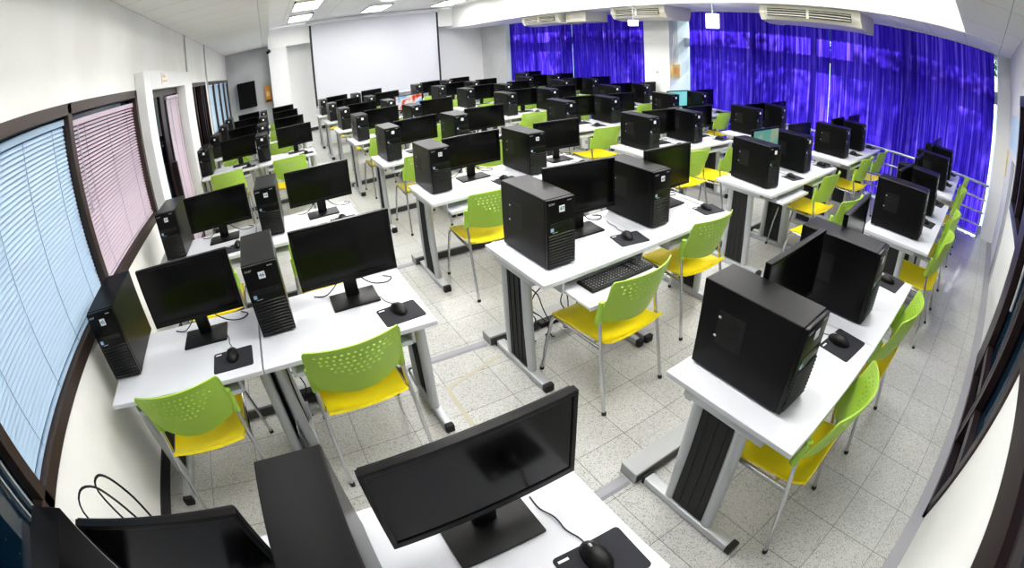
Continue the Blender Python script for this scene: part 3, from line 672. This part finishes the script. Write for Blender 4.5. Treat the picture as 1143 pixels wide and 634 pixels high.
# parts of the prototypes are indexed once; extras (digits, lit pictures) are added only to their own copy
stations = [(r, c) for c in range(8) for r in ROWY[BLK[c]] if not (r == 7 and c == 6)]
for r, c in stations:
    x0, y0 = COLX[c], ROWY[BLK[c]][r]; wh = where(r, c); sx = COLW[c]/.8
    d = place('desk', x0+.001, y0, 0, 0, 'white desk with grey legs, ' + wh, 'computer desks'); d.scale = (sx-.004, 1, 1)
    trays.append((d, .20 if (r, c) == (1, 2) else (.05 if (r, c) in ((1, 4), (2, 2)) else -.02)))
    near = .2 if c < 2 else .14
    jit = (rnd.uniform(-.008, .008), rnd.uniform(-.01, .01)) if r > 1 else (0, 0)
    tx = x0+TOWX[c]-(.02 if r > 1 and c == 2 else 0); ty = y0+near+jit[1]
    trz = rnd.uniform(-1.5, 1.5) if r > 1 else 0
    if (r, c) in TOWERS: tx, ty, trz = TOWERS[(r, c)]
    t = place('tower', tx, ty, H, trz, 'black computer tower with white sticker, ' + wh, 'computer towers')
    if (r, c) in NUM:
        if NUM[(r, c)] not in digit_cache: digit_cache[NUM[(r, c)]] = text_mesh(NUM[(r, c)], .026, 'sticker_number', 'ink_blue')
        n = bpy.data.objects.new('sticker_number', digit_cache[NUM[(r, c)]]); C.objects.link(n); n.parent = t; n.rotation_euler = (R(90), 0, 0); n.location = (.088, -.0092, .311)
    if (r, c) == (1, 0):
        MB().box(.166, .1695, .02, .035, .325, .35).build('green_tag', 'green_tag', t); MB().box(.1675, .1685, .33, .36, .2, .27).build('rating_label', 'sticker', t)
    mx, my = x0+MONX[c], y0+.405+jit[0]
    mrz = {(1, 2): -3, (0, 1): 0, (0, 3): 3, (1, 0): 0, (0, 0): 1}.get((r, c), rnd.uniform(-4, 3))
    if r > 1: mx = x0+[.565, .57, .53, .6, .595, .585, .635, .6][c]
    if (r, c) in MONS: mx, my, mrz = MONS[(r, c)]
    m = place('monitor', mx, my+.004, H, mrz,
              ('black monitor showing a lit picture, ' if (r, c) in ACTIVE else 'black monitor, screen dark, ') + wh, 'computer monitors')
    if r > 1: m.scale = (1.03, 1, .912)
    if (r, c) in ACTIVE:
        MB().box(-.236, .236, -.0035, -.002, .142, .405).build('picture', ACTIVE[(r, c)], m)
    px, py = x0+.69, y0+.14
    rz = rnd.uniform(-6, 6) if r else -3
    if c >= 2 and r < 2: px, py, rz = x0+.7, y0+.145+(0 if r else -.0), -12 if r else -6
    if (r, c) == (0, 1): px, py, rz = x0+.69, y0+.12, -3
    place('pad', px, py, H, rz, 'dark mouse pad, ' + wh, 'mouse pads')
    place('mouse', px+.0, py+.025, H+.003, rz+rnd.uniform(-8, 8), 'black wired mouse on its dark pad, ' + wh, 'computer mice')
    if (r, c) not in SKIPCHAIR:
        cx, cy, rz = CHAIRS.get((r, c), (x0+.43+rnd.uniform(-.03, .03), y0-.2+rnd.uniform(-.06, .06), rnd.uniform(-4, 4)))
        place('chair', cx, cy+.03, 0, rz, 'lime-backed chair with yellow seat, ' + wh, 'lime and yellow chairs')
for d, o in trays: make_tray(d, o)
k = make_keyboard(); k.location = (2.76, 1.395, .6715); k.rotation_euler = (0, 0, R(0))

# ------------------------------------------------------------------ floor ducts behind the legs, flat cable covers across the aisles
def duct(x0, x1, y, blk, r):
    t = thing('cable_duct', 'long grey metal cable duct on the floor, %s block, %s row' % (blk, rown[r]), 'cable duct', (x0, y, 0), 0, 'floor cable ducts')
    MB().box(0, x1-x0, .0, .11, 0, .075, .004).build('duct_body', 'duct_grey', t)
    MB().box(0.005, x1-x0-.005, -.002, 0, .004, .06).build('duct_side_shade', 'duct_shade', t)  # dark strip paints the shadow on the duct's side
for bk, (xa, xb_), nm in (('L', (.02, 1.7), 'blinds-side'), ('C', (2.3, 3.92), 'middle'), ('M', (4.5, 6.12), 'third'), ('R', (6.45, 8.05), 'curtain-side')):
    for i, r in enumerate(ROWY[bk]):
        if r < 5: duct(xa, xb_, ROWY[bk][r]+.625, nm, i)
for r in range(3):
    y = ROWY['C'][r]+.64
    tag(MB().prism([(y, 0), (y+.07, 0), (y+.055, .011), (y+.015, .011)], 'x', 1.7, 2.29).build('floor_cable_cover', 'cement'), 'flat grey cable cover across the left aisle, %s row' % rown[r], 'cable cover', 'aisle cable covers')
    tag(MB().prism([(y, 0), (y+.07, 0), (y+.055, .011), (y+.015, .011)], 'x', 3.93, 4.49).build('floor_cable_cover', 'cement'), 'flat grey cable cover across the right aisle, %s row' % rown[r], 'cable cover', 'aisle cable covers')
t = MB()
def strip(a, b_, w_):
    a, b_ = Vector(a), Vector(b_); d = (b_-a).normalized(); n = Vector((-d.y, d.x))*w_/2
    A = [a+n, b_+n, b_-n, a-n]; vs = [t.bm.verts.new((v.x, v.y, .0012)) for v in A]; v2 = [t.bm.verts.new((v.x, v.y, 0)) for v in A]
    t.bm.faces.new(vs); t.bm.faces.new(v2[::-1])
    for i in range(4): j = (i+1) % 4; t.bm.faces.new((vs[i], vs[j], v2[j], v2[i]))
strip((1.87, 1.80), (2.3, 1.93), .028); strip((1.87, 1.80), (1.86, 1.44), .028)
tag(t.build('tape_mark', 'tape'), 'L-shaped worn tape mark on the aisle floor by second row', 'tape mark')
# power strips and cables under the desks seen across the aisles
def cables(x, y, seed, label):
    rn = random.Random(seed); t = thing('cable_bundle', label, 'cables', (x, y, 0))
    for i in range(6):
        p = Vector((rn.uniform(-.2, .2), rn.uniform(-.02, .06), .62)); pts = [p.copy()]
        for k in range(7):
            p = p + Vector((rn.uniform(-.07, .07), rn.uniform(-.03, .03), -.085)); pts.append(Vector((p.x, p.y, max(p.z, .02))))
        pts.append(Vector((p.x+rn.uniform(-.1, .1), p.y, .008)))
        MB().tube(pts, .004, n=6).build('cable', 'black_plastic', t, smooth=60)
    MB().box(-.14, .14, .0, .06, .1, .14, .006).build('power_strip', 'black_plastic', t)
cables(4.95, 1.98, 1, 'tangle of black cables under the left desk, third block, second row')
cables(1.1, 1.98, 2, 'tangle of black cables under the aisle-side desk, blinds-side block')
cables(2.75, 1.92, 3, 'black cables hanging under left desk, middle block, second row')
for o in bpy.data.objects:
    if o.name == 'computer_monitor': first_monitor = o
MB().tube([(-.2, .03, .3), (-.23, .05, .41), (-.2, .08, .455), (-.15, .1, .445), (-.1, .09, .4), (-.07, .08, .33)], .0035, n=6).build('cable', 'black_plastic', first_monitor, smooth=60)
MB().tube([(-.14, .1, .3), (-.15, .1, .43), (-.12, .11, .47), (-.09, .12, .45), (-.06, .12, .38), (-.04, .1, .3)], .0035, n=6).build('cable', 'black_plastic', first_monitor, smooth=60)
